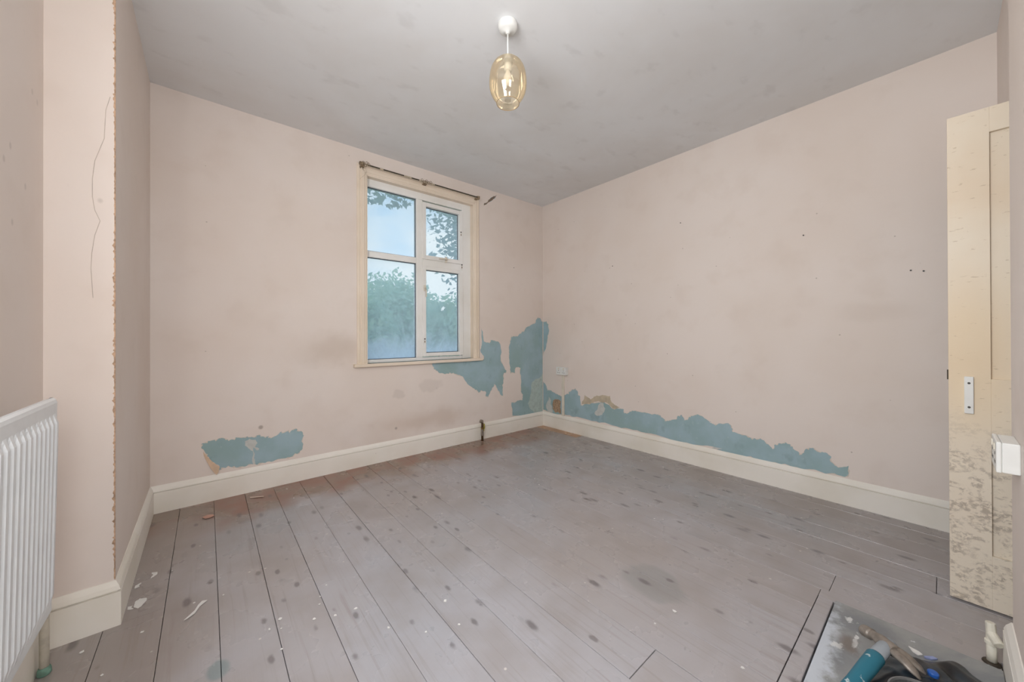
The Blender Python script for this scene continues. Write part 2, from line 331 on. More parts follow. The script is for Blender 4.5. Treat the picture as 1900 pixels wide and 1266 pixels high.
def mk_glass():
    N = NT('window_glass')
    tr = N.n('ShaderNodeBsdfTransparent'); tr.inputs[0].default_value = (.93, .97, .98, 1)
    gl = N.n('ShaderNodeBsdfGlossy'); gl.inputs['Roughness'].default_value = .02
    fr = N.n('ShaderNodeFresnel'); fr.inputs[0].default_value = 1.3
    tl = N.n('ShaderNodeBsdfTranslucent'); tl.inputs[0].default_value = (.86, .92, .96, 1)
    w = N.noise(5, 5, N.vec((1, 1, .8)), .6, 1.2)
    low = N.sm(N.add(N.z, N.mul(N.math('SUBTRACT', w, .5), .35)), 1.12, .84)     # condensation at the foot of the panes
    streak = N.mul(N.mul(N.sm(N.noise(9, 4, N.vec((1, 1, .5)), .6, 1.0), .46, .70), .16), N.sm(N.z, 1.5, 1.0))
    hz = N.add(N.add(.33, N.mul(low, .70)), streak)
    m1 = N.n('ShaderNodeMixShader'); N.put(m1.inputs[0], hz); N.L.new(tr.outputs[0], m1.inputs[1]); N.L.new(tl.outputs[0], m1.inputs[2])
    m2 = N.n('ShaderNodeMixShader'); N.put(m2.inputs[0], N.mul(fr.outputs[0], .6)); N.L.new(m1.outputs[0], m2.inputs[1]); N.L.new(gl.outputs[0], m2.inputs[2])
    N.L.new(m2.outputs[0], N.out.inputs[0]); M['window_glass'] = N.m
mk_glass()
def mk_shade():
    N = NT('amber_glass')
    tr = N.n('ShaderNodeBsdfTransparent'); tr.inputs[0].default_value = (.97, .91, .79, 1)
    gl = N.n('ShaderNodeBsdfGlossy'); gl.inputs['Roughness'].default_value = .05; gl.inputs[0].default_value = (1, .95, .85, 1)
    tl = N.n('ShaderNodeBsdfTranslucent'); tl.inputs[0].default_value = (.80, .64, .42, 1)
    df = N.n('ShaderNodeBsdfDiffuse'); df.inputs[0].default_value = (.80, .66, .46, 1)
    lw = N.n('ShaderNodeLayerWeight'); lw.inputs[0].default_value = .35
    m0 = N.n('ShaderNodeMixShader'); m0.inputs[0].default_value = .5; N.L.new(tl.outputs[0], m0.inputs[1]); N.L.new(df.outputs[0], m0.inputs[2])
    m1 = N.n('ShaderNodeMixShader'); N.put(m1.inputs[0], N.add(.05, N.mul(lw.outputs['Facing'], .30))); N.L.new(tr.outputs[0], m1.inputs[1]); N.L.new(m0.outputs[0], m1.inputs[2])
    m2 = N.n('ShaderNodeMixShader'); N.put(m2.inputs[0], N.add(.10, N.mul(lw.outputs['Fresnel'], .5))); N.L.new(m1.outputs[0], m2.inputs[1]); N.L.new(gl.outputs[0], m2.inputs[2])
    N.L.new(m2.outputs[0], N.out.inputs[0]); M['amber_glass'] = N.m
mk_shade()
def mk_leaf(name, a, b):
    N = NT(name); oi = N.noise(3.0, 3)
    c = N.mix(N.sm(oi, .38, .62), srgb(*a), srgb(*b))
    d = N.n('ShaderNodeBsdfDiffuse'); N.put(d.inputs[0], c)
    t = N.n('ShaderNodeBsdfTranslucent'); N.put(t.inputs[0], c)
    m = N.n('ShaderNodeMixShader'); m.inputs[0].default_value = .45
    N.L.new(d.outputs[0], m.inputs[1]); N.L.new(t.outputs[0], m.inputs[2]); N.L.new(m.outputs[0], N.out.inputs[0]); M[name] = N.m
mk_leaf('leaf_pale', (222, 238, 214), (200, 224, 200))
mk_leaf('leaf_mid', (214, 234, 204), (184, 214, 192))
mk_leaf('leaf_near', (172, 196, 192), (146, 174, 178))

# ------------------------------------------------------------------ geometry helper
WL = {}
def wloc(o): return WL.get(o.name, Vector((0, 0, 0)))
class MB:
    def __init__(s): s.v = []; s.f = []
    def box(s, x0, x1, y0, y1, z0, z1):
        b = len(s.v)
        s.v += [(x0, y0, z0), (x1, y0, z0), (x1, y1, z0), (x0, y1, z0), (x0, y0, z1), (x1, y0, z1), (x1, y1, z1), (x0, y1, z1)]
        s.f += [tuple(b + i for i in q) for q in ((0, 3, 2, 1), (4, 5, 6, 7), (0, 1, 5, 4), (1, 2, 6, 5), (2, 3, 7, 6), (3, 0, 4, 7))]
        return s
    def ring_loft(s, rings, cap=True, close=True):
        b = len(s.v); n = len(rings[0])
        for r in rings: s.v += [tuple(q) for q in r]
        for i in range(len(rings) - 1):
            for j in range(n if close else n - 1):
                k = (j + 1) % n
                s.f.append((b + i * n + j, b + i * n + k, b + (i + 1) * n + k, b + (i + 1) * n + j))
        if cap:
            s.f.append(tuple(b + j for j in reversed(range(n)))); s.f.append(tuple(b + (len(rings) - 1) * n + j for j in range(n)))
        return s
    def tube(s, pts, rad, sides=12, cap=True, flat=1.0, up=(0, 0, 1)):
        pts = [Vector(q) for q in pts]
        if not isinstance(rad, (list, tuple)): rad = [rad] * len(pts)
        rings = []
        for i, q in enumerate(pts):
            t = (pts[min(i + 1, len(pts) - 1)] - pts[max(i - 1, 0)]).normalized()
            u = Vector(up)
            if abs(t.dot(u)) > .95: u = Vector((0, 1, 0)) if abs(t.y) < .9 else Vector((1, 0, 0))
            a = t.cross(u).normalized(); c = a.cross(t).normalized()
            rings.append([q + (a * math.cos(2 * math.pi * k / sides) + c * flat * math.sin(2 * math.pi * k / sides)) * rad[i] for k in range(sides)])
        return s.ring_loft(rings, cap)
    def lathe(s, prof, c, seg=40, cap=False):
        rings = [[(c[0] + r * math.cos(2 * math.pi * k / seg), c[1] + r * math.sin(2 * math.pi * k / seg), c[2] + z) for k in range(seg)] for r, z in prof]
        return s.ring_loft(rings, cap)
    def build(s, name, mat, parent=None, bevel=0, smooth=False, seg=2):
        off = wloc(parent) if parent else Vector((0, 0, 0))
        me = bpy.data.meshes.new(name)
        me.from_pydata([tuple(Vector(q) - off) for q in s.v], [], s.f)
        bm = bmesh.new(); bm.from_mesh(me); bmesh.ops.recalc_face_normals(bm, faces=bm.faces); bm.to_mesh(me); bm.free()
        me.materials.append(M[mat])
        if smooth:
            for q in me.polygons: q.use_smooth = True
        o = bpy.data.objects.new(name, me); COL.objects.link(o)
        if parent: o.parent = parent
        WL[o.name] = off
        if bevel:
            md = o.modifiers.new('bevel', 'BEVEL'); md.width = bevel; md.segments = seg; md.limit_method = 'ANGLE'
        return o
def box(name, mat, parent, x0, x1, y0, y1, z0, z1, bevel=0):
    return MB().box(x0, x1, y0, y1, z0, z1).build(name, mat, parent, bevel)
def empty(name, loc):
    o = bpy.data.objects.new(name, None); COL.objects.link(o); o.location = loc; o.empty_display_size = .1
    WL[o.name] = Vector(loc); return o
def tag(o, label, cat, group=None, kind=None):
    o['label'] = label; o['category'] = cat
    if group: o['group'] = group
    if kind: o['kind'] = kind
    return o
def struct(o, label, cat): return tag(o, label, cat, None, 'structure')

def ragged(poly, amt=.004, rng=None, it=1):
    rng = rng or random.Random(3)
    for _ in range(it):
        q = []
        for i, a in enumerate(poly):
            b = poly[(i + 1) % len(poly)]; L = math.hypot(b[0] - a[0], b[1] - a[1])
            q.append(a)
            if L > .010 and not (a[0] > 3.1 and b[0] > 3.1):
                m = rng.uniform(-1, 1) * min(amt, L * .18)
                q.append(((a[0] + b[0]) / 2 - (b[1] - a[1]) / L * m, (a[1] + b[1]) / 2 + (b[0] - a[0]) / L * m))
        poly = q
    return poly
def inside(p_, lp):
    c = False; n = len(lp); j = n - 1
    for i in range(n):
        (xi, yi), (xj, yj) = lp[i], lp[j]
        if (yi > p_[1]) != (yj > p_[1]) and p_[0] < (xj - xi) * (p_[1] - yi) / (yj - yi) + xi: c = not c
        j = i
    return c
def fill2d(loops, thick):
    """flat sheet with holes (first loop outer, the rest holes): front faces plus edge walls"""
    pts, eds = [], []
    for lp in loops:
        b0 = len(pts); n = len(lp); pts += [Vector(q) for q in lp]; eds += [(b0 + i, b0 + (i + 1) % n) for i in range(n)]
    vo, eo, fo, _, _, _ = delaunay_2d_cdt(pts, eds, [], 0, 1e-7)
    v = [(q.x, q.y, -thick / 2) for q in vo]; f = []
    for tri in fo:
        c = (sum(vo[k].x for k in tri) / len(tri), sum(vo[k].y for k in tri) / len(tri))
        if inside(c, loops[0]) and not any(inside(c, h_) for h_ in loops[1:]): f.append(tuple(tri))
    for lp in loops[1:] or loops:
        b0 = len(v); n = len(lp)
        v += [(q[0], q[1], -thick / 2) for q in lp] + [(q[0], q[1], thick / 2) for q in lp]
        f += [(b0 + i, b0 + (i + 1) % n, b0 + n + (i + 1) % n, b0 + n + i) for i in range(n)]
    return v, f
def sheet(name, mat, parent, loops, thick, to3d):
    v, f = fill2d(loops, thick); mb = MB(); mb.v = [to3d(*q) for q in v]; mb.f = f
    return mb.build(name, mat, parent)
def on_back(off): return lambda u, v, w: (u, YW - off + w, v)
def on_right(off): return lambda u, v, w: (XR - off + w, u, v)
def edge_ring(poly, wid, rng):
    n = len(poly); area_ = sum(poly[i][0] * poly[(i + 1) % n][1] - poly[(i + 1) % n][0] * poly[i][1] for i in range(n))
    sgn = 1 if area_ > 0 else -1; out = []
    for i, p_ in enumerate(poly):
        a = poly[i - 1]; b = poly[(i + 1) % n]; dx, dy = b[0] - a[0], b[1] - a[1]; L = math.hypot(dx, dy) or 1
        k = wid * (0.1 + 1.5 * rng.random() ** 2.5); out.append((p_[0] - dy / L * k * sgn, p_[1] + dx / L * k * sgn))
    return out
def ring_strip(name, mat, parent, outer, inner, to3d):
    mb = MB(); n = len(outer)
    mb.v = [to3d(a, b, 0) for a, b in outer] + [to3d(a, b, .0002) for a, b in inner]
    mb.f = [(i, (i + 1) % n, n + (i + 1) % n, n + i) for i in range(n)]
    return mb.build(name, mat, parent)

# ------------------------------------------------------------------ floor
XE = XR + .002
fl = MB().box(XA - .25, XR + .3, -2.2, YW + .3, -.14, -.03).build('floor', 'under_floor')
struct(fl, 'worn bare floorboards with grey paint stains running towards the window', 'floor')
PW, P0 = .1637, -.2915
rng = random.Random(11)
def plank(x0, x1, y0, y1, mat='floorboard', dz=0.0):
    g = .0008; o = box('plank', mat, fl, x0 + g, x1 - g, y0 + g, y1 - g, -.03, dz, .0014); return o
joints = {0: [2.003], 1: [0.9], 2: [], 3: [.2], 4: [2.62], 5: [-.1], 6: [], 7: [], 8: [.64], 9: [], 14: [.312], 16: [.02], 17: [1.7], 20: [2.50]}
for k in range(-2, 21):
    x0 = max(P0 + k * PW, XA - .05); x1 = min(P0 + (k + 1) * PW, XE)
    if x1 - x0 < .01: continue
    ya, yb = -1.9, YW + .01
    if x1 < XL - .02: yb = YF + .01
    hx0, hx1 = .62, 2.008
    if x0 > hx0 - .02 and x1 < hx1 + .03: ya = .337
    ys = [ya] + [j for j in joints.get(k, []) if ya < j < yb] + [yb]
    for i in range(len(ys) - 1):
        bare = k == 20 and i == len(ys) - 2
        plank(x0, x1, ys[i], ys[i + 1], 'bare_board' if bare else 'floorboard', rng.uniform(-.0012, .0008))
b_ = box('hearth_border', 'floorboard', fl, .64, 1.938, .288, .335, -.03, .002, .003)
b_['label'] = 'split brown timber strip along the edge of the hearth'
plank(1.940, 2.008, YC + .02, .337)

# ------------------------------------------------------------------ ceiling and walls
ce = MB().box(XA - .25, XR + .3, -2.2, YW + .3, H, H + .15).build('ceiling', 'ceiling_paint')
struct(ce, 'off-white ceiling stained grey with mould towards the window', 'ceiling')

OX0, OX1, OZ0, OZ1 = .985, 2.100, .848, 2.430
PT = .0016
def wall_with_hole(name, axis, a0, a1, t0, t1, hole, mat):
    mb = MB(); u0, u1, z0, z1 = hole
    def bx(p, q, r, s_):
        if axis == 'y': mb.box(p, q, t0, t1, r, s_)
        else: mb.box(t0, t1, p, q, r, s_)
    bx(a0, u0, 0, H); bx(u1, a1, 0, H); bx(u0, u1, 0, z0); bx(u0, u1, z1, H)
    return mb.build(name, mat)
wb = wall_with_hole('wall_back', 'y', XA, XR + .3, YW, YW + .28, (OX0, OX1, OZ0, OZ1), 'blue_plaster')
struct(wb, 'peach papered window wall with torn patches baring blue plaster', 'wall')
rr = random.Random(5)
holesB = [ragged(TR[k], .007, rr, 2) for k in ('A', 'B1', 'B2', 'G')]
outer = [(XL - .005, .0), (XR - .0005, .0), (XR - .0005, H), (XL - .005, H)]
sheet('wallpaper', 'paper_back', wb, [outer, [(OX0, OZ0), (OX1, OZ0), (OX1, OZ1), (OX0, OZ1)]] + holesB, PT, on_back(PT / 2))
for i, hp in enumerate(holesB[:3]):
    ring_strip('torn_edge', 'torn_edge', wb, hp, edge_ring(hp, .008, rr), on_back(.0007))
gs = sheet('gash', 'gash', wb, [TR['G']], .0004, on_back(.0003)); gs['label'] = 'dark slit where the paper has peeled beside the curtain rail'
sheet('plaster_patch', 'white_plaster', wb, [ragged(TR['blobA'], .006, rr, 2)], .0004, on_back(.0003))
sheet('plaster_patch', 'pale_plaster', wb, [ragged(TR['corner_pale'], .006, rr, 2)], .0004, on_back(.0003))
# curled flap of paper at the low patch
fp = TR['flap']; mb = MB()
cx_ = sum(a for a, b in fp) / len(fp); cz_ = sum(b for a, b in fp) / len(fp)
mb.v = [(a, YW - PT - .001 - max(0, (a - min(q[0] for q in fp))) * .22, b) for a, b in fp] + [(cx_, YW - .012, cz_)]
mb.v += [(a, YW - PT - .0005 - max(0, (a - min(q[0] for q in fp))) * .20, b) for a, b in fp]
n = len(fp)
mb.f = [(i, (i + 1) % n, n) for i in range(n)] + [(i, n + 1 + i, n + 1 + (i + 1) % n, (i + 1) % n) for i in range(n)]
o = mb.build('paper_flap', 'flap_back', wb); o['label'] = 'curled flap of torn wallpaper'

wr = MB().box(XR, XR + .28, -2.2, YW + .28, 0, H).build('wall_right', 'blue_plaster')
struct(wr, 'long peach papered wall with a torn blue strip above its skirting', 'wall')
holesR = [ragged(TR[k], .007, rr, 2) for k in ('C1', 'C2')]
sheet('wallpaper', 'paper_right', wr, [[(YH - .01, 0), (YW - .0005, 0), (YW - .0005, H), (YH - .01, H)]] + holesR, PT, on_right(PT / 2))
for hp in holesR: ring_strip('torn_edge', 'torn_edge', wr, hp, edge_ring(hp, .007, rr), on_right(.0007))
sheet('paper_layer', 'tan_layer', wr, [ragged(TR['tan'], .012, rr, 2)], .0006, on_right(PT + .0002))
sheet('plaster_patch', 'white_plaster', wr, [ragged(TR['blobC'], .02, rr, 2)], .0004, on_right(.0003))
sheet('plaster_patch', 'brown_hole', wr, [ragged(TR['brownC'], .02, rr, 2)], .0004, on_right(.0003))
sheet('plaster_patch', 'white_plaster', wr, [ragged(TR['paleC'], .015, rr, 2)], .0004, on_right(.0003))
def nail(y, z, par, onx=True, r=.0045):
    mb = MB()
    if onx: mb.tube([(XR, y, z), (XR - .006, y, z)], [r * .7, r], 8)
    else: mb.tube([(y, YW, z), (y, YW - .006, z)], [r * .7, r], 8)
    mb.build('nail', 'dark_screw', par)
for y, z in ((1.44, 2.041), (2.121, 1.772), (.605, 1.757), (.115, 1.45), (.066, 1.44)): nail(y, z, wr)
nail(2.648, 1.844, wb, False, .004)

wlft = MB().box(XA - .25, XL, YF, YW + .28, 0, H).build('wall_left', 'paper_left')
struct(wlft, 'projecting peach wall pier with a chipped plaster edge near the radiator', 'wall')
mb = MB(); rings = []; zz = .17
while zz < H:
    a = .0020 + .0055 * rr.random() ** 3 * (1.2 if zz < 1.5 or zz > 1.9 else .4); c = .0022 + .003 * rr.random() ** 2
    rings.append([(XL - a, YF - .0009, zz), (XL + .0009, YF - .0009, zz), (XL + .0009, YF + c, zz), (XL - .0015, YF + .0015, zz)])
    zz += rr.uniform(.003, .009)
mb.ring_loft(rings).build('chipped_edge', 'chip_orange', wlft)['label'] = 'jagged orange-brown chipped plaster along the corner'
mb = MB(); ck = TR['crack']
mb.tube([(a, YF, b) for a, b in ck], .0009, 6); mb.build('crack', 'crack', wlft)

HW = (.02, 1.02, 1.02, 2.36)  # unseen opening added for the side fill lamp
wa = wall_with_hole('wall_recess', 'x', -1.1, YF, XA - .25, XA, HW, 'paper_left')
struct(wa, 'recessed peach wall behind the white radiator', 'wall')
HF = (-.36, .48, .92, 2.32)  # unseen opening added for the front fill lamp
wf = MB()
for (a, b, c, d) in ((XA - .25, HF[0], 0, H), (HF[1], 2.34, 0, H), (HF[0], HF[1], 0, HF[2]), (HF[0], HF[1], HF[3], H), (2.34, XR, 2.02, H)):
    wf.box(a, b, YN - .25, YN, c, d)
wf = wf.build('wall_front', 'paper_left'); struct(wf, 'peach wall on the near side with the doorway behind the open door', 'wall')
wc = MB().box(.62, XC, YN, YC, 0, H).build('wall_chimney', 'paper_left', bevel=.004)
struct(wc, 'edge of the peach chimney breast at the right of the picture', 'wall')
wh = MB().box(XC, XR, YN, YH, 2.03, H).build('wall_bulkhead', 'paper_left')
struct(wh, 'peach bulkhead above the door recess', 'wall')
hb = MB().box(.62, XR, -2.2, -2.0, 0, H).build('wall_hall', 'paper_left'); struct(hb, 'hall wall seen beyond the doorway', 'wall')
hs = MB().box(1.9, 2.1, -2.0, YN - .25, 0, H).build('wall_hall_side', 'paper_left'); struct(hs, 'hall side wall beside the doorway', 'wall')

# plain frames for the two made-up window openings that hold the fill lamps
def fill_frame(name, axis, u0, u1, z0, z1, t):
    e = empty(name, (0, 0, 0))
    def bx(nm, a, b, c, d):
        if axis == 'y': box(nm, 'frame_white', e, a, b, t - .06, t, c, d, .004)
        else: box(nm, 'frame_white', e, t - .06, t, a, b, c, d, .004)
    bx('frame', u0, u0 + .05, z0, z1); bx('frame', u1 - .05, u1, z0, z1)
    bx('frame', u0 + .05, u1 - .05, z0, z0 + .05); bx('frame', u0 + .05, u1 - .05, z1 - .05, z1)
    return e
struct(fill_frame('fill_window_front', 'y', HF[0], HF[1], HF[2], HF[3], YN - .02), 'white window frame added around the fill lamp behind the camera', 'window')
struct(fill_frame('fill_window_side', 'x', HW[0], HW[1], HW[2], HW[3], XA - .02), 'white window frame added around the fill lamp in the recess wall', 'window')

# ------------------------------------------------------------------ skirtings
PROF = [(0, 0), (.018, 0), (.018, .126), (.0085, .1268), (.0085, .1318), (.0168, .1332), (.0125, .148), (.006, .160), (.003, .166), (0, .166)]
def skirt(name, label, p0, p1, nrm, m0, m1, parent=None):
    p0 = Vector((*p0, 0)); p1 = Vector((*p1, 0)); d = (p1 - p0).normalized(); nr = Vector((*nrm, 0)); mb = MB()
    rings = [[p0 + d * (m0 * a) + nr * a + Vector((0, 0, b)) for a, b in PROF], [p1 - d * (m1 * a) + nr * a + Vector((0, 0, b)) for a, b in PROF]]
    mb.ring_loft(rings)
    o = mb.build(name, 'skirting_paint'); struct(o, label, 'skirting board'); return o
e_ = .0017
skirt('baseboard_back', 'cream skirting board along the window wall', (XL, YW - e_), (XR, YW - e_), (0, -1), 1, 1)
skirt('baseboard_right', 'cream skirting board along the long right wall', (XR - e_, YW), (XR - e_, YN), (-1, 0), 1, 0)
skirt('baseboard_left', 'cream skirting board on the side of the wall pier', (XL, YW), (XL, YF), (1, 0), 1, -1)
skirt('baseboard_pier', 'yellowed skirting board on the end of the wall pier beside the radiator', (XL, YF), (XA, YF), (0, -1), -1, 1)
skirt('baseboard_recess', 'cream skirting board under the radiator', (XA, YF), (XA, YN), (1, 0), 1, 0)
skirt('baseboard_chimney', 'white skirting board on the chimney breast at the right edge', (.62, YC), (XC, YC), (0, 1), -1, -1)
skirt('baseboard_chimney_side', 'white skirting board on the side of the chimney breast', (XC, YC), (XC, YN), (1, 0), -1, 0)

# ------------------------------------------------------------------ window
wd = empty('window_1', (1.54, YW, OZ0)); struct(wd, 'white four-pane window with cream moulded surround looking onto trees', 'window')
FY0, FY1, GY = YW + .045, YW + .105, YW + .072
def fr(nm, x0, x1, z0, z1, y0=FY0, y1=FY1, mat='frame_white', par=None, bv=.005): return box(nm, mat, par or wd, x0, x1, y0, y1, z0, z1, bv)
fr('frame', OX0, 1.047, OZ0, OZ1); fr('frame', 1.995, OX1, OZ0, OZ1)
fr('frame', 1.047, 1.995, 2.362, OZ1); fr('frame', 1.047, 1.995, OZ0, .876)
fr('mullion', 1.497, 1.558, .876, 2.362)
fr('transom', 1.047, 1.497, 1.757, 1.812); fr('transom', 1.558, 1.995, 1.742, 1.808)
def pane(x0, x1, z0, z1, par):
    q = box('pane', 'window_glass', par, x0, x1, GY, GY + .004, z0, z1)
    t = .005; g = MB()
    for a, b, c, d in ((x0, x0 + t, z0, z1), (x1 - t, x1, z0, z1), (x0 + t, x1 - t, z0, z0 + t), (x0 + t, x1 - t, z1 - t, z1)): g.box(a, b, GY - .006, GY, c, d)
    g.build('gasket', 'gasket', q if par is wd else par)
pane(1.047, 1.497, 1.812, 2.362, wd); pane(1.047, 1.497, .876, 1.757, wd)
def sash(x0, x1, z0, z1, g):
    gx0, gx1, gz0, gz1 = g; y0, y1 = FY0 - .012, FY0 + .045
    mb = MB(); mb.box(x0, gx0, y0, y1, z0, z1).box(gx1, x1, y0, y1, z0, z1).box(gx0, gx1, y0, y1, z0, gz0).box(gx0, gx1, y0, y1, gz1, z1)
    o = mb.build('opening_sash', 'frame_white', wd, .003); pane(gx0, gx1, gz0, gz1, o); return o
s1 = sash(1.552, 2.000, 1.806, 2.345, (1.590, 1.957, 1.845, 2.308))
s2 = sash(1.552, 2.000, .884, 1.744, (1.590, 1.957, .919, 1.707))
def handle(x, z, par, horiz=False):
    mb = MB(); y = FY0 - .012
    mb.box(x - .010, x + .010, y - .008, y, z - .028, z + .028)
    if horiz: mb.tube([(x, y - .008, z), (x, y - .030, z), (x - .02, y - .034, z), (x - .09, y - .032, z - .004)], [.008, .008, .007, .006], 10)
    else: mb.tube([(x, y - .008, z), (x, y - .030, z), (x, y - .034, z - .02), (x + .003, y - .032, z - .085)], [.008, .008, .007, .006], 10)
    mb.build('handle', 'cream_plastic', par, .001, True)
handle(1.571, 1.53, s2)
handle(1.80, 1.826, s1, True)
for x, z, par in ((1.574, 1.05, s2), (1.976, 2.13, s1), (1.985, 1.80, s1)):
    MB().tube([(x, FY0 - .014, z), (x, FY0 - .012, z)], .007, 8).build('screw_hole', 'dark_screw', par)
    box('latch_mark', 'rail_grime', par, x - .004, x + .004, FY0 - .014, FY0 - .012, z - .035, z - .016)
# moulded architrave
AP = [(0, 0), (0, .010), (.012, .018), (.018, .018), (.022, .013), (.030, .013), (.036, .020), (.058, .020), (.064, .014), (.074, .014), (.080, .009), (.086, .009), (.086, 0)]
def arch(p0, p1, out, w, m0, m1):
    """p0->p1 inner-edge line (x,z); out = unit vector away from the opening"""
    p0, p1, out = Vector(p0), Vector(p1), Vector(out); d = (p1 - p0).normalized(); k = w / .086; rings = []
    for p_, m_ in ((p0, -m0), (p1, m1)):
        rings.append([(lambda q: (q.x, YW - PT - dep, q.y))(p_ + out * (w - a * k) + d * m_ * (w - a * k)) for a, dep in AP])
    MB().ring_loft(rings).build('architrave', 'casing_paint', wd)
arch((1.031, OZ0), (1.031, OZ1), (-1, 0), .084, 0, 1)
arch((2.094, OZ0), (2.094, OZ1), (1, 0), .074, 0, 1)
arch((1.031, OZ1 - .006), (2.094, OZ1 - .006), (0, 1), .084, 1, .88)
rv = MB().box(OX0, OX0 + .004, YW - PT, FY0, OZ0, OZ1).box(OX1 - .004, OX1, YW - PT, FY0, OZ0, OZ1).box(OX0 + .004, OX1 - .004, YW - PT, FY0, OZ1 - .004, OZ1)
rv.build('reveal', 'casing_paint', wd)
sl = MB().box(.917, 2.196, YW - .042, YW - PT, .822, .848).box(OX0, OX1, YW - PT, FY0, .822, .848)
sl.build('sill', 'casing_paint', wd, .004)

# ------------------------------------------------------------------ door
DX = 2.336
dr = empty('door_1', (DX, -.78, 0)); struct(dr, 'cream panelled door standing open with grimy lower half', 'door')
dy0, dy1, dz0, dz1, dt = -.778, -.016, .008, 1.970, .038
def dbox(nm, y0, y1, z0, z1, ins=0.0, bv=.0008, mat='door_paint'): return box(nm, mat, dr, DX + ins, DX + dt - ins, y0, y1, z0, z1, bv)
st = .106; mu0, mu1 = -.444, -.350
dbox('stile', dy1 - st, dy1, dz0, dz1); dbox('stile', dy0, dy0 + st, dz0, dz1)
dbox('rail', dy0 + st, dy1 - st, 1.872, dz1); dbox('rail', dy0 + st, dy1 - st, .680, .906); dbox('rail', dy0 + st, dy1 - st, dz0, .216)
dbox('muntin', mu0, mu1, .906, 1.872); dbox('muntin', mu0, mu1, .216, .680)
for a, b in ((dy0 + st, mu0), (mu1, dy1 - st)):
    for c, d in ((.906, 1.872), (.216, .680)):
        pn = dbox('panel', a, b, c, d, .0145, 0)
fpz = box('finger_plate', 'white_plastic', dr, DX - .009, DX, -.080, -.056, .764, .912, .0025)
for z in (.790, .886):
    MB().tube([(DX - .0085, -.068, z), (DX - .0105, -.068, z)], .0042, 10).build('screw', 'dark_screw', fpz)
box('latch', 'rail_dark', dr, DX + .010, DX + .026, dy1, dy1 + .004, .895, .935, .001)

# ------------------------------------------------------------------ pendant lamp
LX, LY = 1.147, 1.387
pd = tag(empty('pendant_lamp', (LX, LY, H)), 'pendant lamp with amber glass shade hanging from a white ceiling rose', 'lamp')
MB().lathe([(.001, 0), (.047, 0), (.048, -.004), (.048, -.018), (.045, -.030), (.034, -.038), (.012, -.042), (.009, -.050), (.004, -.051)], (LX, LY, H), 36).build('ceiling_rose', 'white_plastic', pd, 0, True)
MB().tube([(LX, LY, H - .045), (LX, LY, 2.455)], .0038, 8).build('cord', 'white_plastic', pd, 0, True)
MB().lathe([(.004, .052), (.010, .050), (.016, .040), (.018, .022), (.026, .020), (.026, .012), (.019, .010), (.019, -.024), (.017, -.030), (.002, -.030)], (LX, LY, 2.428), 24).build('lamp_holder', 'white_plastic', pd, 0, True)
def shade_prof(o):
    return [(.020, .2190), (.034, .2160), (.054, .207), (.071, .191), (.082, .171), (.0885, .148), (.0920, .122), (.0930, .098), (.0915, .076), (.0865, .055), (.0780, .037), (.0680, .022), (.0600, .011), (.0570, .0), (.0550, -.002)]
sh = shade_prof(0)
gsh = MB().lathe(sh, (LX, LY, 2.238), 48).build('glass_shade', 'amber_glass', pd, 0, True)
MB().tube([(LX + .056 * math.cos(2 * math.pi * k / 40), LY + .056 * math.sin(2 * math.pi * k / 40), 2.236) for k in range(41)], .0016, 6, False).build('shade_rim', 'amber_rim', gsh, 0, True)
MB().lathe([(.001, -.080), (.010, -.077), (.018, -.069), (.0225, -.056), (.0225, -.044), (.018, -.030), (.013, -.016), (.012, 0), (.001, 0)], (LX, LY, 2.404), 28).build('bulb', 'bulb_white', pd, 0, True)

# ------------------------------------------------------------------ radiator
RX, RY1, RZ0, RZ1 = -.3235, 1.664, .288, .906
LEAN = .0165                       # the panel leans a little into the room
rd = tag(empty('radiator', (XA, .9, RZ0)), 'white fluted panel radiator on the left wall', 'radiator')
RY0 = .42; pitch_r = .0335; mb = MB(); nyr = int((RY1 - RY0 - .03) / pitch_r)
def rlean(z): return (z - RZ1) * LEAN / (RZ1 - RZ0) * .65
ys = []
for i in range(nyr):
    b0 = RY1 - .016 - (i + 1) * pitch_r
    ys += [(b0 + pitch_r * t, h_) for t, h_ in ((.0, 0), (.14, 0), (.30, 1), (.70, 1), (.86, 0))]
ys.sort(); ys = [(RY0, 0)] + ys + [(RY1 - .006, 0), (RY1, -1.0), (RY1, -2.2)]
zs = [(RZ0, -2.2), (RZ0, -1.0), (RZ0 + .006, 0), (RZ0 + .030, 0), (RZ0 + .040, .35), (RZ0 + .062, 1), (RZ1 - .070, 1), (RZ1 - .052, .35), (RZ1 - .044, 0), (RZ1 - .014, 0), (RZ1 - .005, -.35), (RZ1, -1.2), (RZ1 - .002, -2.2)]
rings = []
for z, k in zs: rings.append([(RX - .008 + rlean(z) + .0075 * (min(h_, k) if (h_ < 0 or k < 0) else h_ * k), y, z) for y, h_ in ys])
mb.ring_loft(rings, cap=False, close=False)
mb.build('front_panel', 'radiator_white', rd, 0, False)
bk = MB(); bk.ring_loft([[(RX - .032 + rlean(z), RY0, z), (RX - .0245 + rlean(z), RY0, z), (RX - .0245 + rlean(z), RY1 - .001, z), (RX - .032 + rlean(z), RY1 - .001, z)] for z in (RZ0 + .001, RZ1 - .004)])
bk.build('back_panel', 'radiator_white', rd)
for y in (1.50, .60): box('bracket', 'radiator_white', rd, XA + .001, RX - .034 - LEAN, y - .015, y + .015, RZ0 + .05, RZ1 - .06, .002)
MB().tube([(-.398, 1.858, 0), (-.398, 1.858, .26), (-.397, 1.850, .300), (-.394, 1.822, .325), (-.385, 1.78, .330), (-.372, 1.700, .330)], .011, 14).build('pipe', 'painted_pipe', rd, 0, True)
MB().tube([(-.374, 1.712, .330), (-.368, 1.660, .330)], .014, 12).build('valve', 'painted_pipe', rd, .002, True)
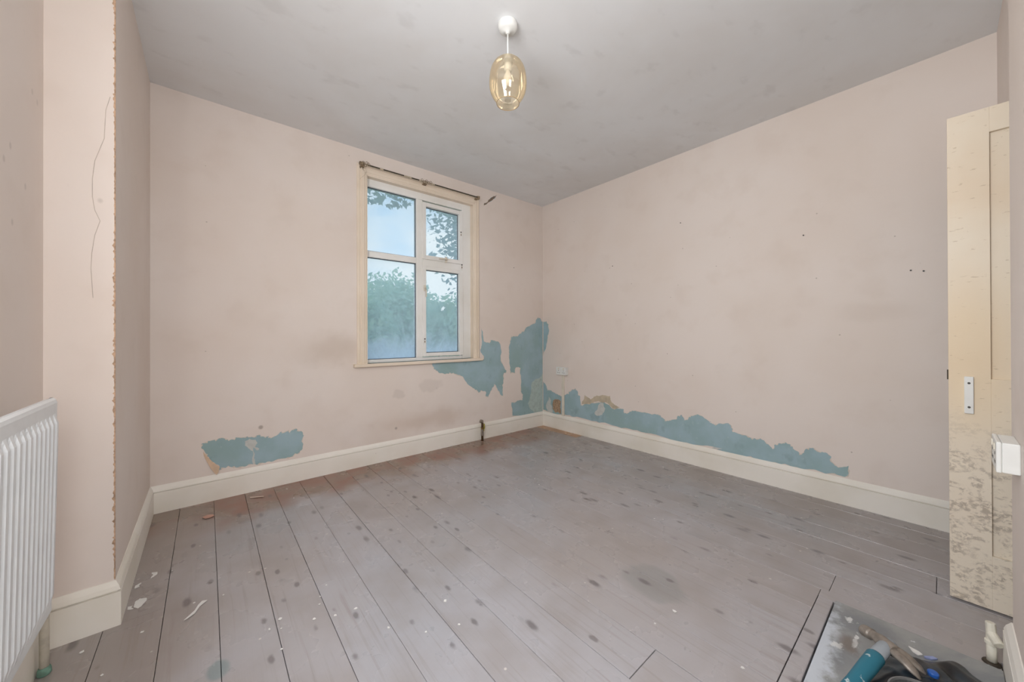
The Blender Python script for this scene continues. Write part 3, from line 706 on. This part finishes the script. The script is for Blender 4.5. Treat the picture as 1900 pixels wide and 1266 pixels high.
MB().lathe([(.013, .0), (.016, .004), (.015, .018), (.0118, .026)], (-.398, 1.858, 0), 16).build('pipe_collar', 'verdigris', rd, 0, True)

# ------------------------------------------------------------------ curtain rail
cr_ = tag(empty('curtain_rail', (1.55, YW, 2.50)), 'grimy old curtain rail above the window', 'curtain rail')
RZ = 2.492; ry = YW - .060
MB().box(.975, 2.128, ry, ry + .004, RZ - .008, RZ + .008).build('track', 'rail_cream', cr_, .001)
for a, b in ((1.02, 1.12), (1.145, 1.335), (1.40, 1.475), (1.62, 2.118)):
    MB().box(a, b, ry - .005, ry - .0005, RZ - .0045, RZ + .0045).build('runner_channel', 'rail_dark', cr_, .001)
for a, b in ((1.118, 1.147), (1.33, 1.40), (1.60, 1.63)): MB().box(a, b, ry - .007, ry - .001, RZ - .006, RZ + .006).build('joint_clip', 'rail_cream', cr_, .002)
for x, w in ((.985, .022), (1.545, .026), (2.120, .018)):
    MB().box(x - w / 2, x + w / 2, ry + .004, YW - .014, RZ - .014, RZ + .016).box(x - w * .8, x + w * .8, YW - .018, YW - PT, RZ - .022, RZ + .024).build('bracket', 'rail_grime', cr_, .002)
MB().box(2.112, 2.138, ry - .014, ry + .010, RZ - .018, RZ + .012).build('end_stop', 'rail_grime', cr_, .004)
MB().box(.950, .990, ry - .012, ry + .010, RZ - .012, RZ + .012).build('end_stop', 'rail_grime', cr_, .004)
def gring(x, z, r=.011):
    pts = [(x + r * math.cos(t), ry - .010 + .002 * math.sin(3 * t), z + r * math.sin(t)) for t in [2 * math.pi * k / 14 for k in range(15)]]
    MB().tube(pts, .0019, 6, False).build('curtain_ring', 'rail_grime', cr_, 0, True)
for x, z in ((.965, RZ - .010), (.980, RZ + .006), (.995, RZ - .012), (1.008, RZ + .010), (1.022, RZ + .004), (1.50, RZ + .006), (1.522, RZ - .008), (1.545, RZ + .008), (1.566, RZ - .002), (1.586, RZ + .006)): gring(x, z)
pts = [(.982 + .022 * math.sin(t * 2.4) * (1 if t < 1.5 else 1.3), ry - .006, RZ - .02 - .062 * t) for t in [k * .16 for k in range(13)]]
MB().tube(pts, .0013, 6).build('pull_cord', 'rail_cream', cr_, 0, True)

# ------------------------------------------------------------------ wall sockets
def socket(name, loc, label, yaw_, w=.146, h=.086, d=.040):
    e = tag(empty(name, loc), label, 'socket')
    def bx(nm, mat, u0, u1, d0, d1, z0, z1, par, bv):
        mb = MB()
        if yaw_ == 'x': mb.box(loc[0] - d1, loc[0] - d0, loc[1] + u0, loc[1] + u1, loc[2] + z0, loc[2] + z1)
        else: mb.box(loc[0] + u0, loc[0] + u1, loc[1] + d0, loc[1] + d1, loc[2] + z0, loc[2] + z1)
        return mb.build(nm, mat, par, bv)
    bx('back_box', 'white_plastic', -w / 2, w / 2, 0, d - .010, 0, h, e, .003)
    fp_ = bx('face_plate', 'white_plastic', -w / 2 - .001, w / 2 + .001, d - .010, d, -.001, h + .001, e, .003)
    for s_ in (-1, 1):
        c = s_ * w * .25
        bx('switch', 'cream_plastic', c - .008, c + .008, d, d + .003, h * .68, h * .90, fp_, .001)
        for a, z in ((0, .56), (-.011, .28), (.011, .28)):
            bx('pin_slot', 'dark_screw', c + a - .003, c + a + .003, d, d + .0006, h * z - .004, h * z + .004, fp_, 0)
    return e
socket('wall_socket', (XR - PT, 2.783, .632), 'white double socket on the right wall above a white conduit', 'x')
socket('wall_socket', (1.803, YC, .686), 'white double socket on the chimney breast in front of the door', 'y', .140, .086, .042)
cd = box('conduit', 'cream_plastic', None, XR - PT - .016, XR - PT, 2.762, 2.796, .166, .632, .003)
tag(cd, 'white plastic conduit running from the wall socket to the skirting', 'conduit')

# ------------------------------------------------------------------ pipe stubs
px_, py_ = 2.166, YW - .062
gp = tag(empty('gas_pipe', (px_, py_, 0)), 'rusty capped pipe stub by the window wall skirting', 'pipe')
MB().tube([(px_, py_, 0), (px_, py_, .135), (px_ + .002, py_, .16), (px_ - .002, py_ - .002, .182), (px_ - .014, py_ - .006, .200)], [.0115, .0115, .0125, .0125, .011], 12).build('pipe', 'rust_pipe', gp, 0, True)
MB().tube([(px_, py_, .052), (px_, py_, .118)], .0145, 12).build('sleeve', 'grimy_metal', gp, .002, True)
MB().tube([(px_ - .002, py_ - .010, .198), (px_ - .030, py_ - .006, .206)], [.017, .019], 8).build('cap_nut', 'grimy_metal', gp, .002)
MB().tube([(px_, py_, .118), (px_, py_, .136)], .016, 6).build('union_nut', 'brass_old', gp, .001)
MB().tube([(px_ + .008, py_, .085), (px_ + .020, py_ - .002, .10), (px_ + .022, py_, .16), (px_ + .015, py_ - .002, .175), (px_ + .027, py_, .168), (px_ + .028, py_, .12)], .0032, 8).build('earth_wire', 'earth_wire', gp, 0, True)
qx, qy = 1.972, -.100
rs = tag(empty('radiator_tail', (qx, qy, 0)), 'cream painted pipe tail with angled cap beside the chimney breast', 'pipe')
MB().tube([(qx, qy, 0), (qx, qy, .066)], .0115, 14).build('pipe', 'painted_pipe', rs, 0, True)
MB().lathe([(.0115, -.006), (.0150, -.004), (.0150, .006), (.0120, .009)], (qx, qy, .068), 14, True).build('olive_nut', 'painted_pipe', rs)
MB().tube([(qx + .002, qy, .072), (qx + .002, qy, .100), (qx + .004, qy + .002, .132)], [.0125, .0120, .0115], 8).build('valve_body', 'painted_pipe', rs, .002)
MB().tube([(qx, qy, .098), (qx - .030, qy - .014, .082)], [.0125, .0130], 14).build('valve_outlet', 'painted_pipe', rs, .002)
MB().lathe([(.012, 0), (.021, .001), (.019, .006), (.0118, .009)], (qx, qy, 0), 14).build('pipe_collar', 'rail_dark', rs)

# ------------------------------------------------------------------ hearth and the things on it
HZ = .012
hm = MB().box(.64, 1.937, YC + .019, .281, -.03, HZ).build('hearth', 'hearth_paint', None, .003)
tag(hm, 'grey painted hearth slab splashed with white in the lower right corner', 'hearth')

hx, hy = 1.672, .118
hmr = tag(empty('hammer', (hx, hy, HZ)), 'claw hammer with teal grip lying on the hearth', 'hammer')
ax = Vector((.0886, .1127, 0)).normalized(); hd = Vector((-.965, .26, 0)).normalized(); c0 = Vector((hx, hy, .082))
def P(a, b=0, z=0): return tuple(c0 + ax * a + hd * b + Vector((0, 0, z)))
MB().tube([P(-.024), P(.020), P(.032), P(.046, 0, -.004), P(.050, 0, -.005), P(.072, 0, -.010), P(.076, 0, -.011)], [.0205, .0210, .0165, .0160, .0205, .0210, .0185], 16, flat=.85).build('head', 'hammer_steel', hmr, .001, True)
for s_ in (-1, 1):
    pts = [P(-.010, .0, .002), P(-.035, .0 + s_ * .009, .004), P(-.058, s_ * .013 - .004, .0), P(-.080, s_ * .017 - .010, -.010), P(-.094, s_ * .019 - .014, -.018)]
    MB().tube(pts, [.019, .0180, .0160, .0120, .004], 10, flat=.5).build('claw', 'hammer_steel', hmr, 0, True)
MB().tube([P(0, -.022), P(0, .022), P(0, .075, -.006)], [.0170, .0190, .0195], 16, flat=.85).build('collar', 'hammer_collar', hmr, .001, True)
MB().tube([P(0, .072, -.006), P(0, .078, -.006), P(0, .13, -.017), P(0, .21, -.033), P(0, .28, -.045), P(0, .31, -.048), P(0, .316, -.048)], [.0195, .0225, .0220, .0200, .0210, .0225, .015], 16, flat=.85).build('grip', 'hammer_grip', hmr, 0, True)

def crumple(name, label, cat, mat, c, rx, ry_, h, rot, spikes, seed, zoff=HZ):
    mb = MB(); na, nr_ = 84, 22; cr0, sr0 = math.cos(rot), math.sin(rot); mb.v.append((c[0], c[1], zoff + h * .9))
    for j in range(1, nr_ + 1):
        t = j / nr_
        for i in range(na):
            a = 2 * math.pi * i / na
            k = 1 + .10 * mnoise.noise(Vector((math.cos(a) * 1.7, math.sin(a) * 1.7, seed)))
            for sa, amp, wd_ in spikes:
                dd = (a - sa + math.pi) % (2 * math.pi) - math.pi; k += amp * math.exp(-(dd / wd_) ** 2)
            x, y = rx * t * k * math.cos(a), ry_ * t * k * math.sin(a)
            q = Vector((x * 13, y * 13, seed)); rid = 1 - abs(mnoise.noise(q)) * 2.0
            z = h * max(0, 1 - t ** 2.2) ** .6 * (.62 + .55 * rid) + .010 * (1 - t) * mnoise.noise(q * 2.3) + .0015
            mb.v.append((c[0] + x * cr0 - y * sr0, c[1] + x * sr0 + y * cr0, zoff + max(.0005, z)))
    for i in range(na): mb.f.append((0, 1 + i, 1 + (i + 1) % na))
    for j in range(nr_ - 1):
        for i in range(na):
            p_ = 1 + j * na; mb.f.append((p_ + i, p_ + na + i, p_ + na + (i + 1) % na, p_ + (i + 1) % na))
    mb.v.append((c[0], c[1], zoff)); last = len(mb.v) - 1; p_ = 1 + (nr_ - 1) * na
    for i in range(na): mb.f.append((last, p_ + (i + 1) % na, p_ + i))
    return tag(mb.build(name, mat, None, 0, True), label, cat)
crumple('plastic_bag', 'crumpled black plastic bag under the hammer on the hearth', 'bag', 'black_plastic', (1.655, .030), .185, .098, .034, R(-26), [(R(20), .22, .22), (R(80), .15, .2), (R(150), .30, .16), (R(-30), .15, .3)], 4.2)
mb = MB().lathe([(.0, .0), (.012, .0), (.0125, .010), (.010, .013), (.0, .013)], (1.668, .022, .056), 16)
tag(mb.build('bottle_cap', 'blue_cap', None, .001, True), 'small blue plastic cap lying on the black bag', 'cap')
def scrap(name, label, cat, mat, pts, z, thick=.0015, curl=0.0, group=None):
    n = len(pts); cx = sum(a for a, b in pts) / n; cy = sum(b for a, b in pts) / n; mb = MB()
    lift = [curl * ((a - cx) ** 2 + (b - cy) ** 2) / max(1e-6, max((p_[0] - cx) ** 2 + (p_[1] - cy) ** 2 for p_ in pts)) for a, b in pts]
    mb.v = [(a, b, z + l) for (a, b), l in zip(pts, lift)] + [(a, b, z + l + thick) for (a, b), l in zip(pts, lift)] + [(cx, cy, z), (cx, cy, z + thick)]
    for i in range(n):
        k = (i + 1) % n; mb.f += [(i, k, n + k, n + i), (n + i, n + k, 2 * n + 1), (k, i, 2 * n)]
    return tag(mb.build(name, mat), label, cat, group)
scrap('scraper_blade', 'white pointed plastic shard behind the black bag', 'shard', 'paper_white', [(1.835, 0.079), (1.816, 0.069), (1.808, 0.056), (1.822, 0.046), (1.832, 0.055), (1.834, 0.069)], HZ, .003, .002)
scrap('plastic_strip', 'lilac plastic strip between the white shard and black bag', 'strip', 'lilac_strip', [(1.815, 0.044), (1.809, 0.042), (1.816, 0.028), (1.831, 0.014), (1.835, 0.025)], HZ, .004, .003)
bx_, by_ = 1.400, .025
tn = tag(empty('paint_tin', (bx_, by_, HZ)), 'grey metal tin at the bottom edge with only its rim showing', 'tin')
MB().lathe([(.0, .002), (.070, .002), (.072, .0), (.072, .128), (.0745, .130), (.0745, .134), (.071, .135), (.069, .130), (.069, .006), (.0, .006)], (bx_, by_, HZ), 40).build('tin_body', 'tin_grey', tn, 0, False)

# ------------------------------------------------------------------ scraps on the floor
scrap('paper_strip', 'white torn paper strip on the boards near the wall pier', 'paper strip', 'paper_white', [(0.003, 1.94), (-0.013, 1.944), (-0.017, 1.928), (-0.035, 1.882), (-0.057, 1.859), (-0.067, 1.853), (-0.036, 1.905), (-0.026, 1.933), (-0.014, 1.949)], .001, .001, .006)
scrap('paper_scrap', 'pinkish torn paper scrap near the skirting below the low blue patch', 'paper scrap', 'paper_pink', [(-0.021, 2.839), (0.001, 2.858), (0.028, 2.847), (0.036, 2.822), (0.017, 2.807), (-0.007, 2.809)], .001, .001, .004)
scrap('paper_strip', 'thin pale paper strip lying along the window wall skirting', 'paper strip', 'paper_peach', [(0.221, 2.992), (0.293, 2.954), (0.294, 2.938), (0.222, 2.976)], .001, .001, .003)
for i, pp in enumerate([[(-0.222, 2.114), (-0.211, 2.139), (-0.189, 2.123), (-0.197, 2.082), (-0.21, 2.063), (-0.221, 2.08)], [(-0.243, 2.103), (-0.227, 2.099), (-0.222, 2.073), (-0.241, 2.086)], [(-0.193, 2.337), (-0.172, 2.326), (-0.175, 2.3), (-0.191, 2.279), (-0.187, 2.317)], [(-0.237, 2.259), (-0.22, 2.273), (-0.22, 2.238), (-0.237, 2.234)]]):
    mb = MB(); n = len(pp); mb.v = [(a, b, .0012) for a, b in ragged(pp, .01, rr, 2)]; mb.f = [tuple(range(len(mb.v)))]
    mb.build('paint_mark', 'paper_white', fl)
FLK = [(0.396,1.725),(0.380,1.517),(0.348,1.621),(0.360,1.667),(0.314,1.549),(0.211,1.579),(0.177,1.602),(0.452,1.503),(0.198,1.473),(0.215,1.633),(0.611,1.218),(0.515,1.325),(0.743,1.309),(0.722,1.169),(0.444,2.790),(0.435,2.986),(1.596,2.179),(2.347,2.440),(2.691,2.598),(2.844,1.471),(2.850,1.666),(2.832,1.923),(1.838,1.884),(1.889,1.982),(1.400,0.679),(1.329,0.423),(1.284,0.698),(2.041,1.057),(2.014,1.096),(-0.180,1.889),(-0.329,1.904),(-0.255,1.732),(-0.121,2.292),(-0.039,1.958),(0.054,1.939)]
for a, b in FLK:
    k = rr.uniform(.004, .0085); th = rr.uniform(0, 6.28)
    pts = [(a + k * rr.uniform(.5, 1.1) * math.cos(th + t), b + k * rr.uniform(.5, 1.3) * math.sin(th + t)) for t in (0, 1.2, 2.5, 3.9, 5.1)]
    scrap('paint_flake', 'tiny white paint flake fallen on the floorboards', 'paint flake', 'paper_white', pts, .0008, .001, .001, 'paint flakes on the floorboards')

# ------------------------------------------------------------------ garden outside
GZ = -.45
gd = MB().box(-14, 22, YW + .28, 40, GZ - .2, GZ).build('ground', 'grass'); struct(gd, 'lawn outside beyond the window', 'ground')
def crown(name, mat, par, c, r, n, size, seed, hole=.55):
    rg = random.Random(seed); mb = MB()
    for _ in range(n):
        while True:
            d = Vector((rg.gauss(0, 1), rg.gauss(0, 1), rg.gauss(0, 1)))
            if d.length > .1: break
        d.normalize(); k = rg.uniform(hole, 1.0) * (1 + .30 * mnoise.noise(d * 2.1 + Vector((seed, 0, 0))) + .16 * mnoise.noise(d * 5.3 + Vector((0, seed, 0))))
        q = Vector((c[0] + d.x * r[0] * k, c[1] + d.y * r[1] * k, c[2] + d.z * r[2] * k))
        if q.z < GZ + .05: continue
        s_ = size * rg.uniform(.6, 1.25)
        a = Vector((rg.gauss(0, 1), rg.gauss(0, 1), rg.gauss(0, .7))).normalized(); b = a.orthogonal().normalized()
        b = (Matrix.Rotation(rg.uniform(0, 6.28), 3, a) @ b)
        nn = a.cross(b) * s_ * .18; i0 = len(mb.v)
        mb.v += [tuple(q - a * s_), tuple(q + b * s_ * .5 + nn), tuple(q + a * s_), tuple(q - b * s_ * .5 + nn)]
        mb.f += [(i0, i0 + 1, i0 + 2), (i0, i0 + 2, i0 + 3)]
    o = mb.build(name, mat, par); o['kind'] = 'stuff'; return o
def bush(label, c, r, n, size, mat, seed, cat='bush', name='garden_bush', trunk=.10):
    e = tag(empty(name, (c[0], c[1], GZ)), label, cat)
    MB().tube([(c[0], c[1], GZ), (c[0] + .05, c[1], (GZ + c[2]) / 2), (c[0] - .03, c[1] + .05, c[2] + r[2] * .3)], [trunk, trunk * .8, trunk * .3], 9).build('trunk', 'bark', e, 0, True)
    for k in range(5):
        a = k * 1.257 + seed
        MB().tube([(c[0], c[1], c[2] - r[2] * .4), (c[0] + r[0] * .4 * math.cos(a), c[1] + r[1] * .4 * math.sin(a), c[2]), (c[0] + r[0] * .75 * math.cos(a), c[1] + r[1] * .75 * math.sin(a), c[2] + r[2] * .4)], [trunk * .5, trunk * .35, trunk * .12], 7).build('limb', 'bark', e, 0, True)
    crown('foliage', mat, e, c, r, n, size, seed); return e
bush('tall pale green tree filling the lower left window pane', (4.4, 10.6, .95), (1.35, 1.2, 1.95), 12000, .085, 'leaf_pale', 2)
bush('bright green bush in the lower right window pane', (5.0, 8.4, .55), (.85, .8, 1.55), 9000, .07, 'leaf_mid', 5)
bush('loose leafy bush at the left edge of the window view', (2.9, 8.9, .55), (.85, .8, 1.75), 7000, .075, 'leaf_mid', 8)
bush('low dark shrub at the foot of the window view', (3.0, 6.6, -.05), (.8, .45, .62), 5000, .06, 'leaf_near', 11)
for i, (x, y, lb) in enumerate(((1.0, 15.5, 'distant tree behind the left window pane'), (6.8, 16.5, 'distant tree behind the middle of the window'), (12.9, 14.2, 'distant tree towards the right of the window'))):
    bush(lb, (x, y, 1.0), (2.6, 1.6, 2.5), 9000, .13, 'leaf_pale', 20 + i, 'tree', 'garden_tree', .16)
# nearer tree with a bough across the top of the window
T = (4.55, 6.3)
tr_ = tag(empty('garden_tree', (T[0], T[1], GZ)), 'nearer tree with a bough hanging across the upper panes', 'tree')
MB().tube([(T[0], T[1], GZ), (T[0] + .06, T[1], 1.2), (T[0] - .02, T[1] + .05, 2.6), (T[0] - .1, T[1], 4.2)], [.15, .12, .10, .05], 10).build('trunk', 'bark', tr_, 0, True)
crown('foliage', 'leaf_near', tr_, (4.42, 6.3, 3.55), (1.22, 1.1, 1.75), 3000, .075, 31, .35)
bp = [Vector(q) for q in ((T[0], T[1], 3.3), (3.6, 5.7, 3.55), (2.75, 5.0, 3.35), (2.12, 4.50, 2.95), (1.82, 4.42, 2.88), (1.46, 4.38, 2.87))]
br = MB().tube(bp, [.06, .045, .03, .012, .006, .003], 8).build('bough', 'bark', tr_, 0, True)
def leaf_mesh(s_):
    me = bpy.data.meshes.new('leaf')
    o2 = [(0, 0), (.28, .10), (.50, .02), (.40, .26), (.58, .48), (.30, .50), (.18, .72), (0, 1.0), (-.18, .72), (-.30, .50), (-.58, .48), (-.40, .26), (-.50, .02), (-.28, .10)]
    v = [(a * s_, b * s_, -.12 * s_ * abs(a)) for a, b in o2] + [(0, .35 * s_, .03 * s_)]
    me.from_pydata(v, [], [(i, (i + 1) % 14, 14) for i in range(14)]); me.materials.append(M['leaf_near']); return me
lm = [leaf_mesh(.085), leaf_mesh(.065)]
lr = random.Random(9)
for k in range(64):
    t = lr.random() ** .7 * 2.1; seg = 2.9 + t; i = min(4, int(seg)); q = bp[i].lerp(bp[i + 1], seg - i)
    q = q + Vector((lr.gauss(0, .06), lr.gauss(0, .08), lr.uniform(-.16, .05)))
    o = bpy.data.objects.new('leaf', lm[k % 2]); COL.objects.link(o); o.parent = br
    o.location = q - wloc(br); o.rotation_euler = (lr.uniform(-2.6, -1.3), lr.uniform(-.7, .7), lr.uniform(-.9, .9))
